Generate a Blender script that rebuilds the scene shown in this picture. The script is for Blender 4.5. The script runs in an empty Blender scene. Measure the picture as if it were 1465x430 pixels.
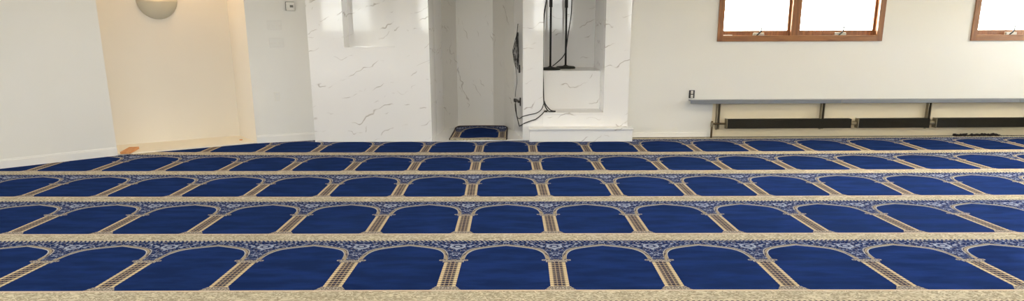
import bpy, bmesh, math, random
from mathutils import Vector, Matrix
random.seed(7)
PI = math.pi
SC = bpy.context.scene
COL = SC.collection

# ------------------------------------------------------------------ camera, sky, lights
FPX = 1080.0; PPX, PPY = 732.5, 337.0
PITCH, ROLL, YAW = 0.271634, -0.002943, -0.001133
cp, sp, cy_, sy_ = math.cos(PITCH), math.sin(PITCH), math.cos(YAW), math.sin(YAW)
Fv = Vector((sy_*cp, cy_*cp, -sp)); Rv = Vector((cy_, -sy_, 0)); Uv = Rv.cross(Fv)
Rr = Rv*math.cos(ROLL) + Uv*math.sin(ROLL); Ur = Uv*math.cos(ROLL) - Rv*math.sin(ROLL)
cd = bpy.data.cameras.new('camera'); cam = bpy.data.objects.new('camera', cd); COL.objects.link(cam)
M = Matrix((Rr, Ur, -Fv)).transposed().to_4x4(); M.translation = Vector((0, 0, 1.45)); cam.matrix_world = M
cd.sensor_width = 36; cd.lens = FPX/1465*36; cd.shift_y = (PPY-215)/1465; cd.clip_start = .05; cd.clip_end = 300
SC.camera = cam
SC.view_settings.view_transform = 'Standard'; SC.view_settings.look = 'None'
SC.view_settings.gamma = 1; SC.view_settings.use_curve_mapping = False
SC.view_settings.exposure = 0.52
SC.cycles.use_denoising = True
SC.cycles.max_bounces = 10; SC.cycles.diffuse_bounces = 7; SC.cycles.caustics_reflective = False

wd = bpy.data.worlds.new('sky'); SC.world = wd; wd.use_nodes = True
nt = wd.node_tree; bg = nt.nodes['Background']
tc = nt.nodes.new('ShaderNodeTexCoord'); sx = nt.nodes.new('ShaderNodeSeparateXYZ')
rp = nt.nodes.new('ShaderNodeValToRGB'); mr = nt.nodes.new('ShaderNodeMapRange')
nt.links.new(tc.outputs['Generated'], sx.inputs[0]); nt.links.new(sx.outputs['Z'], mr.inputs['Value'])
mr.inputs['From Min'].default_value = -.4; mr.inputs['From Max'].default_value = .6
nt.links.new(mr.outputs[0], rp.inputs[0]); nt.links.new(rp.outputs[0], bg.inputs[0])
e = rp.color_ramp.elements
e[0].position = .2; e[0].color = (.20, .19, .13, 1)
e[1].position = 1.0; e[1].color = (.92, .97, 1.0, 1)
x = e.new(.36); x.color = (.34, .34, .27, 1)
x = e.new(.48); x.color = (.95, .98, 1.0, 1)
# brighter on the sunny side of the sky, beyond the window wall
my = nt.nodes.new('ShaderNodeMapRange'); nt.links.new(sx.outputs['Y'], my.inputs['Value'])
my.inputs['From Min'].default_value = -.2; my.inputs['From Max'].default_value = .9
my.inputs['To Min'].default_value = 10.0; my.inputs['To Max'].default_value = 70.0
nt.links.new(my.outputs[0], bg.inputs[1])

def area(name, loc, direction, sx_, sy2, energy, color=(1, 1, 1), portal=False):
    l = bpy.data.lights.new(name, 'AREA'); l.shape = 'RECTANGLE'; l.size = sx_; l.size_y = sy2
    l.energy = energy; l.color = color
    if portal: l.cycles.is_portal = True
    o = bpy.data.objects.new(name, l); COL.objects.link(o); o.location = loc
    o.rotation_euler = Vector(direction).to_track_quat('-Z', 'Y').to_euler()
    return o
CEIL = 2.75
# unseen ceiling lamps added to brighten the hall
for lx in (-3.4, 0, 3.4):
    for ly in (0.5, 4.0, 7.4):
        area('ceiling_fill_lamp', (lx, ly, CEIL-.03), (0, 0, -1), 1.2, .6, 16, (1, .93, .80))
# warm lamps of the alcove
area('alcove_lamp', (-4.02, 9.58, 2.52), (.1, .1, -1), .35, .2, 4.4, (1, .64, .32))

# ------------------------------------------------------------------ node helper
class S:
    def __init__(s, t, o): s.t, s.o = t, o
    def _m(s, op, b=None, c=None):
        n = s.t.nodes.new('ShaderNodeMath'); n.operation = op
        for i, v in enumerate((s, b, c)):
            if v is None: continue
            if isinstance(v, S): s.t.links.new(v.o, n.inputs[i])
            else: n.inputs[i].default_value = v
        return S(s.t, n.outputs[0])
    def __add__(s, b): return s._m('ADD', b)
    def __sub__(s, b): return s._m('SUBTRACT', b)
    def __mul__(s, b): return s._m('MULTIPLY', b)
    def __truediv__(s, b): return s._m('DIVIDE', b)
    def lt(s, b): return s._m('LESS_THAN', b)
    def gt(s, b): return s._m('GREATER_THAN', b)
    def fr(s): return s._m('FRACT')
    def ab(s): return s._m('ABSOLUTE')
    def mn(s, b): return s._m('MINIMUM', b)
    def mx(s, b): return s._m('MAXIMUM', b)
    def inv(s): return (s*-1.0)+1.0
def mixc(t, f, a, b):
    n = t.nodes.new('ShaderNodeMix'); n.data_type = 'RGBA'
    t.links.new(f.o, n.inputs['Factor'])
    for k, v in (('A', a), ('B', b)):
        i = [q for q in n.inputs if q.name == k and q.type == 'RGBA'][0]
        if isinstance(v, tuple): i.default_value = (*v, 1)
        else: t.links.new(v, i)
    return [q for q in n.outputs if q.type == 'RGBA'][0]
def sr(r, g, b):
    f = lambda c: (c/255/12.92) if c/255 <= .04045 else ((c/255+.055)/1.055)**2.4
    return (f(r), f(g), f(b))
def newmat(name, rough=.6, color=None, metal=0, spec=.5):
    m = bpy.data.materials.new(name); m.use_nodes = True; t = m.node_tree
    b = t.nodes['Principled BSDF']; b.inputs['Roughness'].default_value = rough
    b.inputs['Metallic'].default_value = metal; b.inputs['Specular IOR Level'].default_value = spec
    if color: b.inputs['Base Color'].default_value = (*color, 1)
    return m, t, b
def coord(t, kind='Object'):
    return t.nodes.new('ShaderNodeTexCoord').outputs[kind]
def noise(t, vec, scale, detail=2, rough=.5, dist=0):
    n = t.nodes.new('ShaderNodeTexNoise'); n.inputs['Scale'].default_value = scale
    n.inputs['Detail'].default_value = detail; n.inputs['Roughness'].default_value = rough
    n.inputs['Distortion'].default_value = dist
    t.links.new(vec, n.inputs['Vector']); return n.outputs[0]
def mapping(t, vec, loc=(0, 0, 0), rot=(0, 0, 0), sc=(1, 1, 1)):
    n = t.nodes.new('ShaderNodeMapping'); t.links.new(vec, n.inputs[0])
    n.inputs[1].default_value = loc; n.inputs[2].default_value = rot; n.inputs[3].default_value = sc
    return n.outputs[0]
def bump(t, b, h, st=.2, d=.01):
    n = t.nodes.new('ShaderNodeBump'); n.inputs['Strength'].default_value = st; n.inputs['Distance'].default_value = d
    t.links.new(h, n.inputs['Height']); t.links.new(n.outputs[0], b.inputs['Normal'])
def simple(name, color, rough=.6, var=.06, scale=8, metal=0, spec=.5, bumpy=0):
    """material whose colour wanders a little with noise"""
    m, t, b = newmat(name, rough, None, metal, spec)
    c = coord(t); f = S(t, noise(t, c, scale, 3))
    lo = tuple(k*(1-var) for k in color); hi = tuple(min(1, k*(1+var)) for k in color)
    t.links.new(mixc(t, f, lo, hi), b.inputs['Base Color'])
    if bumpy: bump(t, b, noise(t, c, scale*12, 3), bumpy, .002)
    return m

# ------------------------------------------------------------------ materials
def mat_plaster(name, col, rough=.55):
    m, t, b = newmat(name, rough, None, 0, .35)
    c = coord(t); f = S(t, noise(t, c, 1.3, 4))
    t.links.new(mixc(t, f, tuple(k*.97 for k in col), tuple(min(1, k*1.03) for k in col)), b.inputs['Base Color'])
    bump(t, b, noise(t, c, 60, 3), .08, .002); return m
def mat_marble(name, vertical=False):
    m, t, b = newmat(name, .05, None, 0, .5); b.inputs['IOR'].default_value = 1.52
    c = coord(t, 'Object')
    ang = math.radians(20)
    if vertical: v = mapping(t, c, (3.3, 0, 1.7), (0, math.radians(-74), 0), (1, 1, 1))
    else: v = mapping(t, c, (0, 0, 0), (0, ang, 0), (1, 1, 1))
    warp = S(t, noise(t, v, 2.2, 3, .55))
    sxyz = t.nodes.new('ShaderNodeSeparateXYZ'); t.links.new(v, sxyz.inputs[0])
    X, Z = S(t, sxyz.outputs[0]), S(t, sxyz.outputs[2])
    def vein(per, off, width, mscale, thr):
        w = (warp-.5)*.55
        r = ((Z+w+off)/per).fr()-.5
        comb = t.nodes.new('ShaderNodeCombineXYZ')
        t.links.new((X*1.0+off*9).o, comb.inputs[0]); t.links.new((Z*1.7).o, comb.inputs[2])
        mk = S(t, noise(t, comb.outputs[0], mscale, 2))
        mask = ((mk-thr)*14).mx(0.0).mn(1.0)
        line = ((r.ab()*per)/width).mn(1.0).inv()
        return line*mask
    v1 = vein(.31, .13, .0095, 2.8, .515); v2 = vein(.23, .41, .0065, 4.1, .55)
    tot = (v1+v2*.7).mn(1.0)
    cl = S(t, noise(t, v, 1.1, 3))
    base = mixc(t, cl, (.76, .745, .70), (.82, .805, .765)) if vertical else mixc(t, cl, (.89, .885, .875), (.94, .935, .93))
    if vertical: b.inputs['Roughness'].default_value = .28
    t.links.new(mixc(t, tot*.72, base, (.32, .27, .22)), b.inputs['Base Color'])
    return m
def mat_wood(name, c1, c2, axis=0, rough=.4):
    m, t, b = newmat(name, rough)
    sc = [40, 40, 40]; sc[axis] = 2.5
    v = mapping(t, coord(t), sc=tuple(sc)); f = S(t, noise(t, v, 1, 4, .6, .6))
    g = ((f-.3)*2.2).mx(0.0).mn(1.0)
    t.links.new(mixc(t, g, c1, c2), b.inputs['Base Color']); bump(t, b, f.o, .1, .002); return m

def mat_carpet():
    m, t, b = newmat('woven_prayer_carpet', 1.0, None, 0, .0)
    uvn = t.nodes.new('ShaderNodeUVMap'); uvn.uv_map = 'UVMap'
    sp_ = t.nodes.new('ShaderNodeSeparateXYZ'); t.links.new(uvn.outputs[0], sp_.inputs[0])
    U, V = S(t, sp_.outputs[0]), S(t, sp_.outputs[1])
    fu = U.fr(); vv = (V+.159).fr()-.159
    sd = (U+.5).fr()-.5                       # signed, 0 on a column axis
    d = sd.ab()                               # 0 column axis .. .5 arch axis
    W, L = .661, 1.22
    def curve(pts):
        n = t.nodes.new('ShaderNodeFloatCurve'); c = n.mapping.curves[0]
        c.points[0].location = pts[0]; c.points[1].location = pts[-1]
        for q in pts[1:-1]: c.points.new(*q)
        for q in c.points: q.handle_type = 'AUTO_CLAMPED'
        n.mapping.update(); t.links.new((d*2.0).o, n.inputs['Value']); return S(t, n.outputs[0])
    vin = curve([(0, .43), (.20, .43), (.208, .50), (.236, .57), (.30, .622), (.38, .655), (.50, .680), (.66, .702), (.84, .721), (1, .738)])
    vout = curve([(0, .36), (.10, .42), (.12, .50), (.15, .58), (.20, .632), (.28, .672), (.40, .700), (.55, .722), (.75, .743), (1, .768)])
    # metric coordinates mirrored on each column, for the woven floral
    cb = t.nodes.new('ShaderNodeCombineXYZ')
    t.links.new((d*W).o, cb.inputs[0]); t.links.new((vv*L).o, cb.inputs[1]); P = cb.outputs[0]
    cu = t.nodes.new('ShaderNodeCombineXYZ')
    t.links.new((U*W).o, cu.inputs[0]); t.links.new((V*L).o, cu.inputs[1]); PU = cu.outputs[0]
    # floral on navy
    n1 = S(t, noise(t, P, 16, 1.5, .5, 1.2)); vine = ((n1-.5).ab()*9).mn(1.0).inv()
    n2 = S(t, noise(t, P, 30, 1, .5, .8)); leaf = ((n2-.60)*22).mx(0.0).mn(1.0)
    n3 = S(t, noise(t, mapping(t, P, (3, 5, 0)), 40, 1)); leaf2 = ((n3-.64)*22).mx(0.0).mn(1.0)
    rad = ((d*W)*(d*W) + (vv*L-.885)*(vv*L-.885))._m('SQRT')
    mot = rad.lt(.055)*((rad*170)._m('SINE')).gt(.1)
    flor = (vine.gt(.80)*.8).mx(leaf*.9).mx(mot)
    NAVY = (.006, .012, .055); WHT = sr(158, 164, 176); TAN = sr(138, 124, 98)
    c = mixc(t, flor, NAVY, WHT); c = mixc(t, leaf2*.85, c, TAN)
    spand = c
    # blue field with brushed pile
    f1 = S(t, noise(t, mapping(t, PU, sc=(1.1, 3.2, 1)), 2.4, 3, .6)); f2 = S(t, noise(t, PU, 260, 1))
    k = ((f1-.40)*4.0).mx(0.0).mn(1.0)
    blue = mixc(t, k, (.0032, .009, .050), (.0078, .0205, .105)); blue = mixc(t, f2*.35, blue, (.002, .008, .045))
    # khaki arch ribbon
    tt = ((vv-vin)/((vout-vin).mx(.004)))
    rib = mixc(t, (tt-.5).ab().lt(.2), sr(84, 74, 72), sr(160, 144, 112))
    rib = mixc(t, tt.lt(.24), rib, sr(186, 186, 182)); rib = mixc(t, tt.gt(.86), rib, sr(172, 166, 150))
    # column shaft
    tick = ((V*L/.038).fr()-.5).ab(); 
    sh = mixc(t, tick.gt(.2), sr(124, 104, 80), sr(164, 146, 112))
    dots = ((d-.0).lt(.014)*tick.lt(.36)).mx((d-.036).ab().lt(.011)*tick.lt(.30))
    sh = mixc(t, dots, sh, sr(26, 18, 26))
    edge = d.gt(.054); shade = mixc(t, tick.lt(.16), sr(208, 190, 148), sr(160, 138, 102))
    sh = mixc(t, edge, sh, shade)
    # capital and foot
    capn = S(t, noise(t, P, 95, 1)); capc = mixc(t, ((capn-.46)*9).mx(0.0).mn(1.0), sr(110, 98, 84), sr(182, 172, 150))
    # cream band with scroll
    q1 = S(t, noise(t, mapping(t, PU, sc=(1, 1.6, 1)), 15, 2, .55, 2.2)); sc1 = ((q1-.5).ab()*9).mn(1.0).inv()
    q2 = S(t, noise(t, PU, 30, 1.5)); sc2 = ((q2-.55)*9).mx(0.0).mn(1.0)
    band = mixc(t, sc1*.85, sr(210, 200, 170), sr(122, 108, 78)); band = mixc(t, sc2*.35, band, sr(146, 132, 98))
    band = mixc(t, vv.gt(-.016), band, sr(206, 188, 160)); band = mixc(t, vv.lt(-.139), band, sr(196, 184, 152))
    dd = ((U*22.0).fr()).gt(.5)
    band = mixc(t, vv.lt(-.146)*dd, band, NAVY)
    # compose
    out = blue
    inarch = vv.gt(vin); out = mixc(t, inarch, out, rib)
    out = mixc(t, vv.gt(vout)*vv.gt(.45), out, spand)
    shaft = d.lt(.083)*vv.lt(.45); out = mixc(t, shaft, out, sh)
    cap = (d.lt(.098)*vv.gt(.43)*vv.lt(.472)).mx(((d-.118)*W)._m('POWER', 2.0)._m('ADD', ((vv-.466)*L)._m('POWER', 2.0)).lt(.013*.013*1.6))
    out = mixc(t, cap, out, capc)
    foot = (d+vv*.85).lt(.135)*vv.lt(.047); out = mixc(t, foot, out, capc)
    rowd = vv.gt(.822)*(((U*22.0).fr()).gt(.5)); out = mixc(t, vv.gt(.822), out, NAVY)
    out = mixc(t, rowd, out, sr(150, 146, 140))
    out = mixc(t, vv.lt(0.0), out, band)
    t.links.new(out, b.inputs['Base Color'])
    b.inputs['Sheen Weight'].default_value = .08; b.inputs['Sheen Roughness'].default_value = .5
    b.inputs['Sheen Tint'].default_value = (.18, .36, 1, 1)
    bump(t, b, f2.o, .25, .003)
    return m
CARPET = mat_carpet()
PLASTER = mat_plaster('white_painted_plaster', (.80, .795, .76))
PLASTER_W = mat_plaster('cream_painted_plaster', (.83, .80, .73))
CREAM = mat_plaster('cream_heater_back', (.82, .72, .52))
TRIM = simple('white_gloss_trim', (.86, .85, .82), .3, .02)
MARBLE = mat_marble('white_veined_marble'); MARBLE_S = mat_marble('honed_step_marble'); MARBLE_S.node_tree.nodes['Principled BSDF'].inputs['Roughness'].default_value = .33
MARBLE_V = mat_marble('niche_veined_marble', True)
CONC = simple('grey_underlay', (.22, .24, .30), .9)
CEILM = simple('ceiling_cream', (.70, .59, .40), .9, .03)
WOODX = mat_wood('oak_stained_trim_horizontal', sr(122, 80, 46), sr(172, 120, 76), 0)
WOODZ = mat_wood('oak_stained_trim_upright', sr(114, 72, 42), sr(166, 114, 70), 2)
PINE = mat_wood('raw_pine', sr(196, 128, 70), sr(226, 164, 104), 1, .6)
GLASS, _t, _b = newmat('window_glass', .0, (1, 1, 1)); _b.inputs['Transmission Weight'].default_value = 1; _b.inputs['IOR'].default_value = 1.02
BLACK = simple('black_painted_metal', (.012, .012, .012), .45, .2)
CAST = simple('black_cast_base', (.022, .024, .018), .6, .2)
FIN = simple('dark_heater_fin', sr(58, 54, 44), .55, .25, 5, .5)
GALV = simple('galvanised_steel', sr(150, 140, 118), .45, .15, 20, .7)
DARKM = simple('tarnished_pipe', sr(104, 88, 64), .45, .25, 20, .6)
GREYM = simple('grey_sheet_metal', sr(128, 132, 138), .4, .06, 4, .2)
PLASTIC = simple('white_plastic', (.78, .77, .72), .35, .02)
IVORY = simple('almond_plastic', (.77, .765, .73), .4, .02)
DARKP = simple('dark_plastic', (.02, .016, .012), .5, .1)
LCD = simple('grey_display', (.16, .16, .13), .3, .1)
DEBRIS = simple('dark_crumbs', (.02, .015, .012), .95, .3, 60)
STEEL = simple('crank_metal', (.42, .40, .35), .4, .1, 20, .2)
RUBBER = simple('black_cable_rubber', (.014, .014, .014), .55, .1)

# ------------------------------------------------------------------ mesh helpers
def finish(name, bm, mat, parent=None, bev=0, smooth=False):
    bmesh.ops.recalc_face_normals(bm, faces=bm.faces)
    me = bpy.data.meshes.new(name); bm.to_mesh(me); bm.free(); me.materials.append(mat)
    if smooth:
        for p_ in me.polygons: p_.use_smooth = True
    o = bpy.data.objects.new(name, me); COL.objects.link(o)
    if parent: o.parent = parent
    if bev:
        md = o.modifiers.new('bevel', 'BEVEL'); md.width = bev; md.segments = 2; md.limit_method = 'ANGLE'
    return o
def box(bm, x0, x1, y0, y1, z0, z1, shear=0):
    vs = [bm.verts.new((x, y, z)) for z in (z0, z1) for y in (y0, y1) for x in (x0, x1)]
    for f in ((0, 2, 3, 1), (4, 5, 7, 6), (0, 1, 5, 4), (2, 6, 7, 3), (0, 4, 6, 2), (1, 3, 7, 5)):
        bm.faces.new([vs[i] for i in f])
def boxes(*a):
    bm = bmesh.new()
    for q in a: box(bm, *q)
    return bm
def prism(bm, poly, z0, z1):
    n = len(poly); lo = [bm.verts.new((*q, z0)) for q in poly]; hi = [bm.verts.new((*q, z1)) for q in poly]
    bm.faces.new(lo); bm.faces.new(hi)
    for i in range(n): bm.faces.new((lo[i], lo[(i+1) % n], hi[(i+1) % n], hi[i]))
def lathe(bm, prof, seg=32, c=(0, 0, 0)):
    rings = []
    for r, z in prof:
        if r < 1e-6: rings.append([bm.verts.new((c[0], c[1], c[2]+z))])
        else: rings.append([bm.verts.new((c[0]+r*math.cos(2*PI*i/seg), c[1]+r*math.sin(2*PI*i/seg), c[2]+z)) for i in range(seg)])
    for A, B in zip(rings, rings[1:]):
        for i in range(seg):
            j = (i+1) % seg
            if len(A) == 1 and len(B) == 1: continue
            if len(A) == 1: bm.faces.new((A[0], B[i], B[j]))
            elif len(B) == 1: bm.faces.new((A[i], A[j], B[0]))
            else: bm.faces.new((A[i], A[j], B[j], B[i]))
def smooth_path(pts, n=6):
    P = [Vector(q) for q in pts]; out = []
    for i in range(len(P)-1):
        a, b, c, d = P[max(i-1, 0)], P[i], P[i+1], P[min(i+2, len(P)-1)]
        for k in range(n):
            t = k/n; out.append(.5*((2*b)+(c-a)*t+(2*a-5*b+4*c-d)*t*t+(3*b-a-3*c+d)*t**3))
    out.append(P[-1]); return out
def tube(bm, pts, r, seg=8, smooth=True):
    P = smooth_path(pts) if smooth and len(pts) > 2 else [Vector(q) for q in pts]
    prev = None; up = Vector((.13, .31, .94))
    for i, q in enumerate(P):
        d = (P[min(i+1, len(P)-1)]-P[max(i-1, 0)])
        if d.length < 1e-7: continue
        d.normalize(); a = d.cross(up)
        if a.length < .1: a = d.cross(Vector((1, 0, 0)))
        a.normalize(); b_ = d.cross(a); up = a.cross(d) if False else up
        ring = [bm.verts.new(q+a*r*math.cos(2*PI*k/seg)+b_*r*math.sin(2*PI*k/seg)) for k in range(seg)]
        if prev:
            for k in range(seg): bm.faces.new((prev[k], prev[(k+1) % seg], ring[(k+1) % seg], ring[k]))
        else: bm.faces.new(ring)
        prev = ring
    bm.faces.new(prev)
def tubes(paths, r, seg=8, smooth=True):
    bm = bmesh.new()
    for q in paths: tube(bm, q, r, seg, smooth)
    return bm
def tag(o, label, cat, group=None, kind=None):
    if label: o['label'] = label
    if cat: o['category'] = cat
    if group: o['group'] = group
    if kind: o['kind'] = kind
    return o
def struct(o, label=None): 
    o['kind'] = 'structure'
    if label: o['label'] = label
    return o
def empty(name, loc, rz=0):
    o = bpy.data.objects.new(name, None); COL.objects.link(o); o.location = loc; o.rotation_euler = (0, 0, rz)
    o.empty_display_size = .1; return o

# ------------------------------------------------------------------ room plan (metres)
PL0, PL1 = Vector((-4.62, 8.76)), Vector((-3.29, 9.68))       # alcove opening
PW = Vector((-2.552, 9.966))                                     # end of the corner wall
RA = math.radians(1.1); RO = Vector((1.5, 10.10)); RT = Vector((math.cos(RA), math.sin(RA))); RN = Vector((RT.y, -RT.x))  # rear wall on the right; RN points to the room
BY = 9.78                                                       # face of the marble block
XR, XL, YB = 8.3, -8.4, -3.2
ZB = -.012                                                      # underlay level; carpet pile is at 0
al_t = (PL1-PL0).normalized(); al_n = Vector((-al_t.y, al_t.x)); AD = .76
lw = (Vector((-5.45, 7.92))-PL0).normalized(); LWE = PL0+lw*((XL-PL0.x)/lw.x)
REND = RO+RT*((XR-RO.x)/RT.x)

fl = finish('floor', boxes((XL-.3, XR+.3, YB-.3, 12.2, ZB-.2, ZB)), CONC); struct(fl, 'floor slab under the blue carpet')
ce = finish('ceiling', boxes((XL-.3, XR+.3, YB-.3, 12.2, CEIL, CEIL+.2)), CEILM); struct(ce)

def wallseg(bm, a, b, th, z0, z1, side):
    n = Vector((-(b-a).y, (b-a).x)).normalized()*side*th
    prism(bm, [tuple(a), tuple(b), tuple(b+n), tuple(a+n)], z0, z1)
# left wall
bm = bmesh.new(); wallseg(bm, LWE, PL0, .12, ZB, CEIL, 1); struct(finish('wall_left', bm, PLASTER))
bm = bmesh.new(); n_ = Vector((-lw.y, lw.x)); n_ = n_ if n_.y < 0 else -n_; nb = -Vector((lw.y, -lw.x)).normalized()
rn = Vector((.711, -.703)) if True else n_
q0, q1 = LWE, PL0
inn = Vector(((q1-q0).y, -(q1-q0).x)).normalized()
prism(bm, [tuple(q0), tuple(q1), tuple(q1+inn*.014), tuple(q0+inn*.014)], ZB, .082)
prism(bm, [tuple(q0), tuple(q1), tuple(q1+inn*.007), tuple(q0+inn*.007)], .082, .098)
struct(finish('baseboard_left', bm, TRIM, bev=.003))
# alcove: back, two returns, lintel, raised floor
A0, A1 = PL0+al_n*AD, PL1+al_n*AD
bm = bmesh.new()
wallseg(bm, A0-al_t*.1, A1+al_t*.1, .12, ZB, CEIL, 1)
struct(finish('wall_alcove', bm, PLASTER_W))
bm = bmesh.new(); prism(bm, [tuple(PL1), tuple(A1), tuple(A1+al_t*.1), tuple(PL1+al_t*.1+al_n*.065)], ZB, CEIL)
struct(finish('wall_alcove_right', bm, PLASTER_W))
bm = bmesh.new(); prism(bm, [tuple(PL0+al_n*.125), tuple(A0), tuple(A0-al_t*.1), tuple(PL0+al_n*.125-al_t*.1)], ZB, CEIL)
struct(finish('wall_alcove_left', bm, PLASTER_W))
bm = bmesh.new(); prism(bm, [tuple(PL0+al_n*.001), tuple(PL1+al_n*.001), tuple(PL1+al_n*.1), tuple(PL0+al_n*.1)], 2.56, CEIL)
struct(finish('trim_1', bm, PLASTER))
bm = bmesh.new(); prism(bm, [tuple(PL0+al_n*.0), tuple(PL1), tuple(A1), tuple(A0)], ZB, .014)
struct(finish('floor_alcove', bm, simple('cream_alcove_floor', (.84, .79, .68), .5, .02)), 'cream painted floor inside the warm lit alcove')
# corner wall with switches
bm = bmesh.new(); wallseg(bm, PL1, PW, .12, ZB, CEIL, 1); struct(finish('wall_corner', bm, PLASTER))
cw_t = (PW-PL1).normalized(); cw_n = Vector((cw_t.y, -cw_t.x)); cw_a = math.atan2(cw_t.y, cw_t.x)
bm = bmesh.new(); Pa, Pb = PL1+cw_t*.005, PW+cw_t*.0
prism(bm, [tuple(Pa), tuple(Pb), tuple(Pb+cw_n*.014), tuple(Pa+cw_n*.014)], ZB, .085)
prism(bm, [tuple(Pa), tuple(Pb), tuple(Pb+cw_n*.007), tuple(Pa+cw_n*.007)], .085, .10)
struct(finish('baseboard_corner', bm, TRIM, bev=.003))

# marble block left of the prayer niche, with its shallow recess
bl = boxes((-2.565, -2.115, BY, 10.9, ZB, CEIL), (-1.475, -1.046, BY, 9.80, ZB, CEIL), (-2.115, -1.475, BY, 10.9, ZB, 1.19),
           (-2.115, -1.475, 10.10, 10.9, 1.19, CEIL), (-1.475, -1.10, 9.80, 10.9, ZB, CEIL), (-2.115, -1.475, BY, 10.1, 2.35, CEIL))
struct(finish('wall_marble', bl, MARBLE), 'glossy white marble wall block with a shallow recess')

# prayer niche (faceted apse)
nich = empty('prayer_niche', (-.45, BY, 0))
def local(poly, e): return [(q[0]-e.location.x, q[1]-e.location.y) for q in poly]
ap = [(-1.045, BY), (-1.035, 10.35), (-.99, 10.95), (-.81, 11.28), (-.28, 11.28), (-.11, 11.1), (.02, 10.85), (.1335, 9.981)]
outer = [(-1.045-.0, BY)] 
def facet(name, a, b, mat, z0=0.0, z1=CEIL-.004):
    a, b = Vector(a), Vector(b); n = Vector((-(b-a).y, (b-a).x)).normalized()*.035
    bm = bmesh.new(); prism(bm, local([tuple(a), tuple(b), tuple(b+n), tuple(a+n)], nich), z0+ZB, z1)
    return finish(name, bm, mat, nich)
for i in range(len(ap)-1):
    nm = 'jamb' if i in (0, 1, 6) else 'back_panel'
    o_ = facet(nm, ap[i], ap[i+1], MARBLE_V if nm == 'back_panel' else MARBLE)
bm = bmesh.new(); prism(bm, local([(-1.045, BY), *ap[1:], (.1375, BY+.17)], nich), ZB, .001)
finish('niche_floor', bm, MARBLE, nich)
bm = bmesh.new(); box(bm, -1.045+.45, .1375+.45, .02, .17, 2.45, CEIL-.004); finish('lintel', bm, MARBLE, nich)
tag(nich, 'tall shaded marble prayer niche with faceted back in the middle of the wall', 'prayer niche')

# pulpit alcove: pilasters, base step, second step, high platform
PY = 9.95
pul = empty('pulpit', (.8, PY, 0))
def pb(name, mat, *bs, bev=.004, parent=None):
    bm = bmesh.new()
    for q in bs: box(bm, q[0]-.8, q[1]-.8, q[2]-PY, q[3]-PY, q[4], q[5])
    return finish(name, bm, mat, parent or pul, bev)
pb('pilaster', MARBLE, (.1385, .397, PY, PY+.03, ZB, CEIL-.004), (.20, .397, PY+.03, 11.3, ZB, CEIL-.004), bev=.003)
pb('pilaster', MARBLE, (1.187, 1.51, PY, 10.099, ZB, CEIL-.004), (1.187, 1.44, 10.099, 11.3, ZB, CEIL-.004), bev=.003)
bs_ = pb('base_step', MARBLE_S, (.218, 1.553, 9.77, PY-.001, ZB, .147))
pb('step_slab', MARBLE_S, (.212, 1.56, 9.745, PY-.001, .147, .172), bev=.008)
pb('second_step', MARBLE_S, (.397, 1.187, PY, 10.40, ZB, .325)); pb('step_slab', MARBLE_S, (.397, 1.187, PY-.012, 10.40, .325, .352), bev=.006)
pb('platform', MARBLE_S, (.397, 1.187, 10.40, 11.3, ZB, .86), bev=.006)
pb('back_panel', MARBLE, (.397, 1.187, 11.25, 11.3, .86, CEIL-.004), bev=0)
pb('lintel', MARBLE, (.397, 1.187, PY, 10.1, 2.4, CEIL-.004))
tag(pul, 'white marble pulpit alcove with steps and high platform between two pilasters', 'pulpit')

# ------------------------------------------------------------------ rear wall on the right (local frame: x along, -y to the room)
def rw_obj(name, bm, mat, parent=None, bev=0, smooth=False):
    o = finish(name, bm, mat, parent, bev, smooth)
    if parent is None: o.location = (RO.x, RO.y, 0); o.rotation_euler = (0, 0, RA)
    return o
SE = (XR-RO.x)/RT.x
ZS = 1.24; ZT = 2.42
W1, W2 = (1.155, 3.31), (4.475, 6.62)
cw = .075
o1, o2 = (W1[0]+.03, W1[1]-.03), (W2[0]+.03, W2[1]-.03)
rwall = rw_obj('wall_back', boxes((.0, SE, 0, .2, ZB, ZS+.03), (0, SE, 0, .2, ZT-.03, CEIL), (0, o1[0], 0, .2, ZS+.03, ZT-.03), (o1[1], o2[0], 0, .2, ZS+.03, ZT-.03), (o2[1], SE, 0, .2, ZS+.03, ZT-.03)), PLASTER)
struct(rwall)
rw_obj('baseboard_back', boxes((.062, 1.10, -.014, 0, ZB, .062), (.062, 1.10, -.02, -.014, ZB, .012)), TRIM, bev=.003); struct(bpy.data.objects['baseboard_back'])
struct(rw_obj('trim_2', boxes((.07, SE, -.024, -.0205, ZB, .005)), DARKP))

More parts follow.
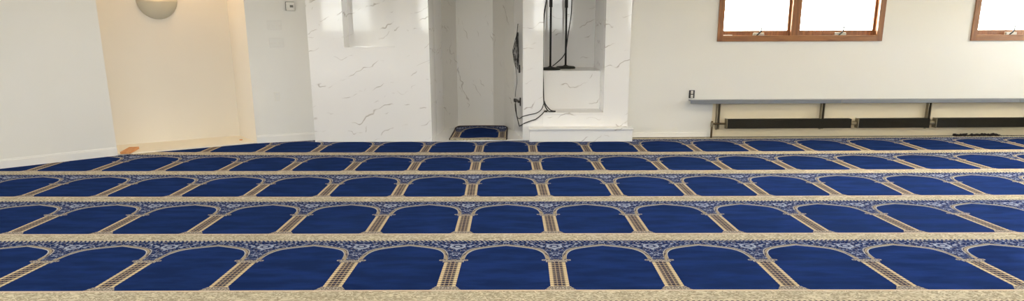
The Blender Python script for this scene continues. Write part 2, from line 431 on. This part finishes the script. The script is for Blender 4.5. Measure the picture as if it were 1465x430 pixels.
def window(idx, w, paper):
    a, b = w; e = empty('window_%d' % idx, (RO.x+RT.x*a, RO.y+RT.y*a, 0), RA); struct(e, 'wooden double window with bright daylight, %s' % ('complete' if idx == 1 else 'cut by the right edge'))
    Wd = b-a
    def p(name, mat, *bs, bev=.003, par=None): return finish(name, boxes(*bs), mat, par or e, bev)
    p('casing', WOODZ, (0, cw, -.022, 0, ZS, ZT), (Wd-cw, Wd, -.022, 0, ZS, ZT))
    p('casing', WOODX, (cw, Wd-cw, -.022, 0, ZS, ZS+cw), (cw, Wd-cw, -.022, 0, ZT-cw, ZT))
    # jamb liners, sill
    p('jamb', WOODZ, (.03, .06, 0, .16, ZS+.03, ZT-.03), (Wd-.06, Wd-.03, 0, .16, ZS+.03, ZT-.03))
    p('sill', WOODX, (.06, Wd-.06, 0, .16, ZS+.03, ZS+.062))
    mid = Wd*.476
    p('mullion', WOODZ, (mid-.055, mid+.055, .03, .16, ZS+.062, ZT-.03))
    for (c0, c1) in ((.06, mid-.055), (mid+.055, Wd-.06)):
        p('sash', WOODZ, (c0, c0+.03, .09, .13, ZS+.062, ZT-.06), (c1-.03, c1, .09, .13, ZS+.062, ZT-.06), (c0+.03, c1-.03, .09, .13, ZS+.062, ZS+.135), (c0+.03, c1-.03, .09, .13, ZT-.1, ZT-.06))
        p('pane', GLASS, (c0+.03, c1-.03, .108, .112, ZS+.135, ZT-.1), bev=0)
        xm = (c0+c1)/2+.03; zz = ZS+.062
        k = p('crank', STEEL, (xm-.07, xm+.07, .004, .05, zz, zz+.046), bev=.006)
        bm = bmesh.new(); tube(bm, [(xm-.03, .008, zz+.008), (xm-.01, .0, zz+.03), (xm+.012, -.006, zz+.055), (xm+.026, .0, zz+.085), (xm+.03, .004, zz+.13)], .0085)
        finish('crank_handle', bm, BLACK, k)
    if paper: p('sill_clip', PLASTIC, (.07, .20, .004, .06, ZS+.062, ZS+.082))
window(1, W1, True); window(2, W2, False)

# baseboard heater without its front cover
ht = empty('baseboard_heater', (RO.x+RT.x*3.0, RO.y+RT.y*3.0, 0), RA)
def hb(name, mat, *bs, bev=.002, par=None):
    return finish(name, boxes(*[(q[0]-3, q[1]-3, *q[2:]) for q in bs]), mat, par or ht, bev)
hb('back_plate', CREAM, (1.16, SE-.02, -.006, -.0005, .004, .49))  # plate's foot reaches the floor to darken where shadow lies below the fins
for a, b in ((.83, 2.83), (2.834, 5.2), (5.204, SE-.02)):
    hb('top_cover', GREYM, (a, b, -.115, -.006, .490, .498), (a, b, -.121, -.115, .452, .498), bev=.0015)
for i, sx_ in enumerate((1.225, 2.615, 4.04, 5.45)):
    o = hb('bracket', GALV, (sx_-.022, sx_-.014, -.075, -.008, .12, .488), (sx_+.014, sx_+.022, -.075, -.008, .12, .488), (sx_-.014, sx_+.014, -.02, -.008, .10, .488), (sx_-.014, sx_+.014, -.1, -.02, .116, .122))
bmf = None
for a, b in ((1.34, 2.985), (3.09, 4.035), (4.135, 6.0)):
    bm = bmesh.new(); n = int((b-a)/.0095)
    box(bm, a-3, b-3, -.118, -.032, .134, .238)
    for k in range(n+1):
        x = a-3+(b-a)*k/n; box(bm, x-.0016, x+.0016, -.124, -.026, .126, .246)
    fo = finish('fin_element', bm, FIN, ht)
    finish('end_plate', boxes((a-3-.012, a-3-.003, -.126, -.024, .122, .25)), GALV, fo, .001)
finish('pipe', tubes([[(1.145-3, -.075, .186), (6.2-3, -.075, .186)], [(1.145-3, -.075, .222), (1.145-3, -.075, 0.0)]], .013, 10, False), DARKM, ht, smooth=True)
for q in ([(3.035-3-.035, -.075, .186), (3.035-3+.035, -.075, .186)], [(4.085-3-.035, -.075, .186), (4.085-3+.035, -.075, .186)], [(1.145-3, -.075, .15), (1.145-3, -.075, .205)]):
    finish('fitting', tubes([q], .028 if q[0][0] > -1 else .019, 12, False), GALV, ht)
tag(ht, 'long baseboard heater with front cover missing, dark fins under a grey shelf', 'heater')

# electrical outlet above the heater's end
def at_rw(s, d=0, z=0): q = RO+RT*s+RN*d; return (q.x, q.y, z)
ou = empty('wall_outlet', at_rw(.869, 0, .568), RA)
finish('box', boxes((-.036, .036, -.012, -.001, -.052, .052)), DARKP, ou, .002)
for z2 in (-.046, .006): finish('receptacle', boxes((-.016, .016, -.022, -.012, z2, z2+.04)), PLASTIC, ou, .004)
for sx2 in (-.0075, .0075):
    for sz2 in (-.034, .02): finish('slot', boxes((sx2-.0015, sx2+.0015, -.0235, -.0221, sz2, sz2+.014)), DARKP, ou)
tag(ou, 'black double electrical outlet without cover plate above the end of the heater shelf', 'outlet')

# crumbs at the foot of the wall
bm = bmesh.new(); rd = random.Random(3)
for k in range(240):
    s = 4.42+rd.random()**1.1*.62 if k < 190 else 4.9+rd.random()*1.4
    r = rd.uniform(.006, .017) if k < 190 else rd.uniform(.003, .007)
    q = (RO+RT*s+RN*(.045+rd.random()*.03)); z = rd.random()*.022*(1 if k < 190 else .1)
    m = Matrix.Translation((q.x, q.y, max(r*.55, z+r*.5))) @ Matrix.Rotation(rd.random()*6, 4, 'Z') @ Matrix.Diagonal((r*1.3, r, r*.8, 1))
    bmesh.ops.create_icosphere(bm, subdivisions=1, radius=1, matrix=m)
for v in bm.verts: v.co += Vector((rd.uniform(-1, 1), rd.uniform(-1, 1), 0))*.003
tag(finish('debris', bm, DEBRIS), 'black crumbled debris lying along the wall under the heater fins', 'debris', kind='stuff')

# ------------------------------------------------------------------ remaining room shell (behind and beside the camera)
def shell(name, wins, horizontal, fixed, lo, hi, z0, z1, out):
    bs = []
    cuts = [lo]+[c for w in wins for c in w]+[hi]
    t0, t1 = (fixed, fixed+out) if out > 0 else (fixed+out, fixed)
    def add(a, b, za, zb):
        bs.append((a, b, t0, t1, za, zb) if horizontal else (t0, t1, a, b, za, zb))
    for i in range(0, len(cuts), 2): add(cuts[i], cuts[i+1], ZB, CEIL)
    for a, b in wins: add(a, b, ZB, z0); add(a, b, z1, CEIL)
    struct(finish(name, boxes(*bs), PLASTER))
rear_w = [(-5.55, -4.2), (-2.72, -1.4), (.6, 2.0), (3.4, 4.8)]
shell('wall_rear', rear_w, True, YB, XL-.2, XR+.2, 1.30, 2.45, -.2)
side_w = [(3.6, 5.4), (7.7, 9.3)]
shell('wall_right', side_w, False, XR, YB, 10.25, 1.25, 2.45, .2)
shell('wall_far_left', [(-1.5, .8), (1.8, 4.4)], False, XL, YB, LWE.y+.1, 1.2, 2.4, -.2)  # second opening added to light the alcove's right return
for i, (a, b) in enumerate(rear_w):
    struct(finish('window_%d' % (3+i), boxes((a, a+.04, YB-.1, YB-.04, 1.3, 2.45), (b-.04, b, YB-.1, YB-.04, 1.3, 2.45), (a+.04, b-.04, YB-.1, YB-.04, 2.0, 2.05), ((a+b)/2-.02, (a+b)/2+.02, YB-.1, YB-.04, 1.3, 2.0), (a-.05, b+.05, YB, YB+.16, 1.08, 1.12)), TRIM))
    area('window_portal', ((a+b)/2, YB-.1, 1.885), (0, 1, 0), b-a, 1.13, 1, portal=True)
for a, b in side_w:
    area('window_portal', (XR+.1, (a+b)/2, 1.85), (-1, 0, 0), b-a, 1.2, 1, portal=True)
area('window_portal', (XL-.1, -.35, 1.8), (1, 0, 0), 2.3, 1.2, 1, portal=True)
area('window_portal', (XL-.1, 3.1, 1.8), (1, 0, 0), 2.6, 1.2, 1, portal=True)  # portal of the opening added for the alcove return
for w in (W1, W2):
    q = at_rw((w[0]+w[1])/2, -.17, (ZS+ZT)/2); area('window_portal', q, (RN.x, RN.y, 0), w[1]-w[0]-.1, ZT-ZS-.1, 1, portal=True)

# ------------------------------------------------------------------ carpet
CW, CL, CX0, CY0 = .66102, 1.21990, -.38450, 4.06234
DY = [(.0011, -.00227, -.00149), (-.00792, -.00294, .00023), (-.00699, -.00413, .00166), (-.00091, -.00144, .00147), (-.05149, -.00411, .00423)]
DX = [(-.00474, -.0019, .00226, .00674), (.01155, -.00577, .00051, 0), (.0079, -.01152, -.00283, -.00065), (-.01365, -.00714, .001, .00689), (-.02705, -.01099, .00099, .00752)]
LIM = [2.6, 3.4, 4.6, 5.2, 5.7]
def wig(T, s, X):
    s = max(0, min(4, s)); i = min(3, int(s)); f = s-i; r = 0
    for k, w in ((i, 1-f), (i+1, f)):
        x = max(-LIM[k], min(LIM[k], X)); c = T[k]
        r += w*(c[0]+c[1]*x+c[2]*x*x+(c[3]*x**3/10 if len(c) > 3 else 0))
    return r
def ymax(X):
    if X < PL0.x: return PL0.y+(X-PL0.x)*lw.y/lw.x-.022
    if X < PL1.x: return PL0.y+(X-PL0.x)*al_t.y/al_t.x-.003
    if X < -2.58: return PL1.y+(X-PL1.x)*cw_t.y/cw_t.x-.018
    if X < 1.561: return BY-.042 if .205 < X else BY-.004
    return RO.y+(X-RO.x)*RT.y/RT.x-.026
def strip(name, k, last=False):
    bm = bmesh.new(); uvl = bm.loops.layers.uv.new('UVMap')
    v0, v1 = -.159, (1.2 if last else .841)
    xs = [XL+.02+i*.06 for i in range(int((XR-XL-.04)/.06)+1)]+[XR-.02]
    for bx in (PL0.x, PL1.x, -2.58, .205, 1.561): xs += [bx-1e-4, bx+1e-4]
    xs.sort(); cols = []
    NV = 10
    for X in xs:
        ym = ymax(X); Yof = lambda v: CY0+(k+v)*CL+wig(DY, k+max(0, v), X)
        top = v1
        if Yof(v1) > ym:
            a, b = -2, v1
            for _ in range(30):
                m_ = (a+b)/2
                if Yof(m_) > ym: b = m_
                else: a = m_
            top = a
        col = []
        if top > v0+.004:
            for j in range(NV+1):
                v = v0+(top-v0)*j/NV; Y = Yof(v)
                col.append((bm.verts.new((X, Y, 0)), ((X-CX0-wig(DX, k+max(0, v), X))/CW, v+k+10)))
        cols.append(col)
    for A, B in zip(cols, cols[1:]):
        if not A or not B: continue
        for j in range(NV):
            q = [A[j], B[j], B[j+1], A[j+1]]
            f = bm.faces.new([z[0] for z in q])
            for lp, z in zip(f.loops, q): lp[uvl].uv = z[1]
    r = bmesh.ops.extrude_face_region(bm, geom=bm.faces[:])
    for v in [g for g in r['geom'] if isinstance(g, bmesh.types.BMVert)]: v.co.z = ZB+.0005
    return finish(name, bm, CARPET)
NAMES = {-1: 'blue arched prayer carpet row nearest the viewer, only its dotted top edge in view',
         0: 'blue arched prayer carpet row nearest the viewer with whole arches',
         1: 'blue arched prayer carpet row, second from the viewer', 2: 'blue arched prayer carpet row, middle of the five',
         3: 'blue arched prayer carpet row, one before the far wall', 4: 'blue arched prayer carpet row lying against the marble wall'}
for k in range(-1, 5):
    tag(strip('prayer_carpet', k, k == 4), NAMES[k], 'carpet', 'rows of arched prayer carpet')

# small rug in the prayer niche: one arch cut from the same carpet
bm = bmesh.new(); uvl = bm.loops.layers.uv.new('UVMap'); nx, ny = 28, 36
grid = []
for j in range(ny+1):
    row = []
    for i in range(nx+1):
        a, b_ = i/nx*2-1, j/ny
        hw = .375
        if b_ > .84: hw = .375-.075*(1-math.sqrt(max(0, 1-((b_-.84)/.16)**2)))
        X = -.452+a*hw-.0*b_; Y = 9.885+b_*1.25-(.02*a*a if b_ > .9 else 0)
        Z = .014+.022*max(0, b_-.75)*4*.6+.004*math.sin(a*5+b_*3)
        row.append((bm.verts.new((X, Y, Z)), (.5+a*hw/.62, -.10+b_*.945)))
    grid.append(row)
for j in range(ny):
    for i in range(nx):
        q = [grid[j][i], grid[j][i+1], grid[j+1][i+1], grid[j+1][i]]
        f = bm.faces.new([z[0] for z in q])
        for lp, z in zip(f.loops, q): lp[uvl].uv = z[1]
r = bmesh.ops.extrude_face_region(bm, geom=bm.faces[:])
for v in [g for g in r['geom'] if isinstance(g, bmesh.types.BMVert)]: v.co.z = max(.0015, v.co.z-.010)
rug = finish('prayer_rug', bm, CARPET, smooth=False)
rug.data.materials.append(simple('dark_rug_binding', sr(58, 46, 36), .9))
tag(rug, 'small blue single-arch prayer rug with dark bound edge lying in the marble niche', 'rug')
bd = []
for j in range(0, ny+1): bd.append(grid[j][0] if False else None)
pts = []
for j in range(ny+1):
    b_ = j/ny; hw = .375-(.075*(1-math.sqrt(max(0, 1-((b_-.84)/.16)**2))) if b_ > .84 else 0)
    pts.append((-.452-hw, 9.885+b_*1.25-(.02 if b_ > .9 else 0), .014+.022*max(0, b_-.75)*2.4))
right = [(-.452*2-q[0], q[1], q[2]) for q in reversed(pts)]
finish('binding', tubes([pts+[(-.452, 10.885+.25, .028)]+right], .009, 8, True), rug.data.materials[1], rug, smooth=True)

# ------------------------------------------------------------------ things on the corner wall
def on_cw(s, z): q = PL1+cw_t*s; return (q.x, q.y, z)
th = empty('thermostat', on_cw(.545, 1.685), cw_a)
finish('body', boxes((-.052, .052, -.028, -.003, -.052, .052)), PLASTIC, th, .008)
finish('dark_back', boxes((-.057, .05, -.012, -.0005, -.05, .056)), DARKP, th, .004)
finish('display', boxes((-.006, .034, -.0295, -.028, -.012, .016)), LCD, th)
tag(th, 'small square thermostat with grey display high on the pale corner wall', 'thermostat')
def switchplate(s, z, label):
    e = empty('light_switch', on_cw(s, z), cw_a)
    finish('plate', boxes((-.087, .087, -.007, -.0005, -.057, .057)), IVORY, e, .003)
    for i in range(4):
        x = -.0645+i*.043
        bm = bmesh.new(); box(bm, x-.005, x+.005, -.018, -.007, -.016, -.002)
        finish('toggle', bm, PLASTIC, e, .002)
    tag(e, label, 'light switch', 'four-gang light switch plates')
switchplate(.335, 1.460, 'upper of the two almond four-toggle switch plates on the corner wall')
switchplate(.345, 1.250, 'lower of the two almond four-toggle switch plates on the corner wall')
op = empty('outlet_plate', on_cw(.298, .582), cw_a)
finish('plate', boxes((-.035, .035, -.007, -.0005, -.057, .057)), PLASTIC, op, .003)
for z2 in (-.042, .008): finish('receptacle', boxes((-.017, .017, -.010, -.007, z2, z2+.034)), IVORY, op, .003)
tag(op, 'white outlet plate low on the corner wall below the switches', 'outlet')

# ------------------------------------------------------------------ alcove: bowl for the round shadow, plank, chip
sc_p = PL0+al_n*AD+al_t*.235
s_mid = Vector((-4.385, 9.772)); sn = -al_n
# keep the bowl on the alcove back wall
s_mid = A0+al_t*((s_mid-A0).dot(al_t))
sco = empty('shadow_bowl', (s_mid.x, s_mid.y, 1.775), math.atan2(al_t.y, al_t.x))  # bowl added in place of a soft round shadow on the wall
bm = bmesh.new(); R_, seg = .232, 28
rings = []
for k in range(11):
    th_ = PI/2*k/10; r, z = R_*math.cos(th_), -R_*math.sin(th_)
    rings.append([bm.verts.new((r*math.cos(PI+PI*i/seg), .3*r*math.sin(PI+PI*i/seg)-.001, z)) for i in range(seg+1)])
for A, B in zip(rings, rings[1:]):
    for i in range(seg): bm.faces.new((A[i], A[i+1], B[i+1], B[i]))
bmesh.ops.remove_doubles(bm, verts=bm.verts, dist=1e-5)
so = finish('bowl', bm, mat_plaster('shadow_grey_plaster', (.56, .54, .45), .9), sco, smooth=True)  # grey colour carries the shade of the round shadow
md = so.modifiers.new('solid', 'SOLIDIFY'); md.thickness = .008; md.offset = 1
finish('added_bulb', (lambda b_: (lathe(b_, [(0, -.03), (.02, -.02), (.028, 0), (.02, .02), (0, .03)], 16, (0, -.05, -.02)), b_)[1])(bmesh.new()), PLASTIC, sco, smooth=True)
tag(sco, 'rounded grey bowl standing in for a soft round shadow on the warm lit alcove wall', 'wall light')
pl = bpy.data.lights.new('alcove_glow', 'POINT'); pl.energy = 1.0; pl.color = (1, .66, .32); pl.shadow_soft_size = .04  # point light added for the warm glow around the bowl
po = bpy.data.objects.new('alcove_glow', pl); COL.objects.link(po); q = s_mid+sn*.07; po.location = (q.x, q.y, 1.86)

pk = empty('wood_offcut', (-4.565, 8.92, .014), math.atan2(.44, -.09)-PI/2)
finish('board', boxes((-.055, .055, -.17, .22, .0, .026)), PINE, pk, .002)
pk.location = (-4.565, 8.93, .0145)
tag(pk, 'short raw pine board lying on the alcove floor by the left wall corner', 'wood board')
ch = PL1+al_n*.28-al_t*.12
tag(finish('wood_chip', boxes((ch.x-.02, ch.x+.015, ch.y-.012, ch.y+.012, .0145, .026)), PINE, None, .003), 'tiny brown chip on the alcove floor near its right edge', 'wood chip')

# ------------------------------------------------------------------ microphone stands on the platform
def mic_stand(x, y, r, hz, label):
    e = empty('microphone_stand', (x, y, .86))
    bm = bmesh.new(); lathe(bm, [(0, 0), (r, 0), (r, .018), (r*.9, .030), (r*.25, .040), (.02, .05), (0, .05)], 40)
    finish('base', bm, CAST, e, smooth=False)
    bm = bmesh.new(); lathe(bm, [(0, .045), (.014, .045), (.014, hz*.62), (.0001, hz*.62)], 16); finish('lower_pole', bm, BLACK, e, smooth=True)
    bm = bmesh.new(); lathe(bm, [(0, hz*.58), (.022, hz*.58), (.022, hz*.66), (0, hz*.66)], 16); finish('clutch', bm, BLACK, e, .003)
    bm = bmesh.new(); lathe(bm, [(0, hz*.62), (.010, hz*.62), (.010, hz), (.0001, hz)], 16); finish('upper_pole', bm, BLACK, e, smooth=True)
    return tag(e, label, 'microphone stand', 'microphone stands on the pulpit')
mic_stand(.52, 10.60, .138, 1.42, 'black microphone stand nearer the left pilaster, base partly hidden')
mic_stand(.752, 10.93, .138, 1.42, 'black microphone stand right of its twin with full round base')
def cable(name, pts, r, label, group=None, mat=RUBBER):
    return tag(finish(name, tubes([pts], r, 8), mat, smooth=True), label, 'cable', group)
cable('microphone_cable', [(.80, 10.62, 2.2), (.80, 10.6, 1.75), (.79, 10.6, 1.55), (.755, 10.62, 1.3), (.735, 10.66, 1.12), (.69, 10.62, 1.03), (.60, 10.58, .95), (.55, 10.585, .912)], .0065,
      'black cable looping down beside the right microphone stand to the platform')
cable('microphone_cable', [(.47, 10.42, 2.2), (.455, 10.42, 1.8), (.425, 10.42, 1.6), (.412, 10.42, 1.3), (.411, 10.40, 1.0), (.409, 10.385, .88), (.409, 10.372, .84), (.412, 10.26, .70), (.413, 10.15, .56), (.418, 10.05, .46), (.45, 10.0, .39), (.475, 10.0, .362)], .0085,
      'black cable hanging along the left pilaster edge down to the second step')
cord = cable('audio_cable', [(.478, 9.99, .361), (.52, 9.985, .360), (.56, 9.99, .362), (.50, 10.02, .375), (.44, 10.05, .44), (.418, 10.06, .49)], .007,
      'short black cord with plug lying on the second step')
for q in ((.415, .458, 9.965, 9.988, .3535, .376), (.532, .566, 9.968, 9.99, .3535, .372)): finish('plug', boxes(q), DARKP, cord, .004)

# ------------------------------------------------------------------ cable bundle, socket and cord on the niche's right jamb
J0, J1 = Vector((.1375, 9.951)), Vector((.02, 10.85))
jt = (J1-J0).normalized(); jn = Vector((-jt.y, jt.x)); jn = jn if jn.x < 0 else -jn
def jb(s, z, d=.012): q = J0+jt*s+jn*d; return (q.x, q.y, z)
cbm = bmesh.new(); rd = random.Random(11)
for k in range(10):
    s0 = .37+rd.uniform(-.04, .04); wr, wl_ = rd.uniform(.1, .45), rd.uniform(.04, .2)
    top, bot = 1.36-rd.random()*.12, rd.uniform(.86, 1.04); dd = .010+rd.random()*.03
    pts = [jb(s0, top, dd)]
    for q in range(1, 7): pts.append(jb(s0+wr*math.sin(PI*(q/7)**1.4)*rd.uniform(.8, 1.1), top+(bot-top)*q/7, dd+rd.random()*.006))
    pts.append(jb(s0+rd.uniform(-.05, .03), bot, dd))
    for q in range(6, 0, -1): pts.append(jb(s0-wl_*math.sin(PI*(q/7)**1.4)*rd.uniform(.8, 1.1), top+(bot-top)*q/7, dd+rd.random()*.006))
    pts.append(jb(s0, top-.005, dd)); tube(cbm, pts, .0024, 6)
tube(cbm, [jb(.36, 1.28, .025), jb(.35, 1.36, .028), jb(.33, 1.47, .02)], .005, 6)
tube(cbm, [jb(.38, 1.36, .018), jb(.385, 1.30, .026), jb(.38, 1.22, .02)], .013, 8)
tube(cbm, [jb(.2, .95, .02), jb(.19, .90, .02), jb(.19, .85, .02)], .012, 8)
bundle = finish('cable_bundle', cbm, RUBBER, smooth=True)
tag(bundle, 'tangled bundle of thin black cables hanging on the right jamb of the niche', 'cable bundle')
cable('loose_wire', [jb(.40, 1.2, .02), jb(.6, 1.05, .015), jb(.62, .93, .015), jb(.5, .80, .015), jb(.48, .70, .015), jb(.58, .60, .015), jb(.6, .50, .02)], .0035, 'thin wire running from the cable bundle down to the small black socket')
sk = empty('wall_socket', (*jb(.25, .47, 0)[:2], .47), math.atan2(jt.y, jt.x))
m_ = [jb(.12, 0)[:2], jb(.12, 0)[:2]]
# local x runs into the niche, +y towards the opening
finish('plate', boxes((-.06, .0, .001, .012, -.055, .055)), DARKP, sk, .003)
finish('adapter', boxes((-.055, .32, .012, .04, -.012, .012)), DARKP, sk, .004)
finish('prong_block', boxes((.24, .32, .012, .05, -.03, .012)), DARKP, sk, .004)
tag(sk, 'black socket with a flat adapter sticking out on the niche jamb', 'socket')
cable('extension_cord', [jb(.50, .45, .03), jb(.48, .38, .03), jb(.40, .27, .03), jb(.32, .22, .025), jb(.22, .155, .02), jb(.12, .165, .02), (.16, 9.935, .215), (.24, 9.936, .245), (.31, 9.936, .27), (.385, 9.936, .33), (.415, 9.95, .362)], .0065,
      'black cord looping from the niche socket across the pilaster to the steps')
cable('extension_cord', [jb(.48, .42, .04), jb(.42, .33, .04), jb(.33, .255, .03), jb(.2, .25, .02), (.13, 9.935, .30), (.22, 9.935, .325), (.31, 9.935, .345), (.375, 9.935, .39), (.405, 9.945, .46), (.41, 9.96, .52)], .0055,
      'upper black cord crossing the pilaster from the niche socket', None)
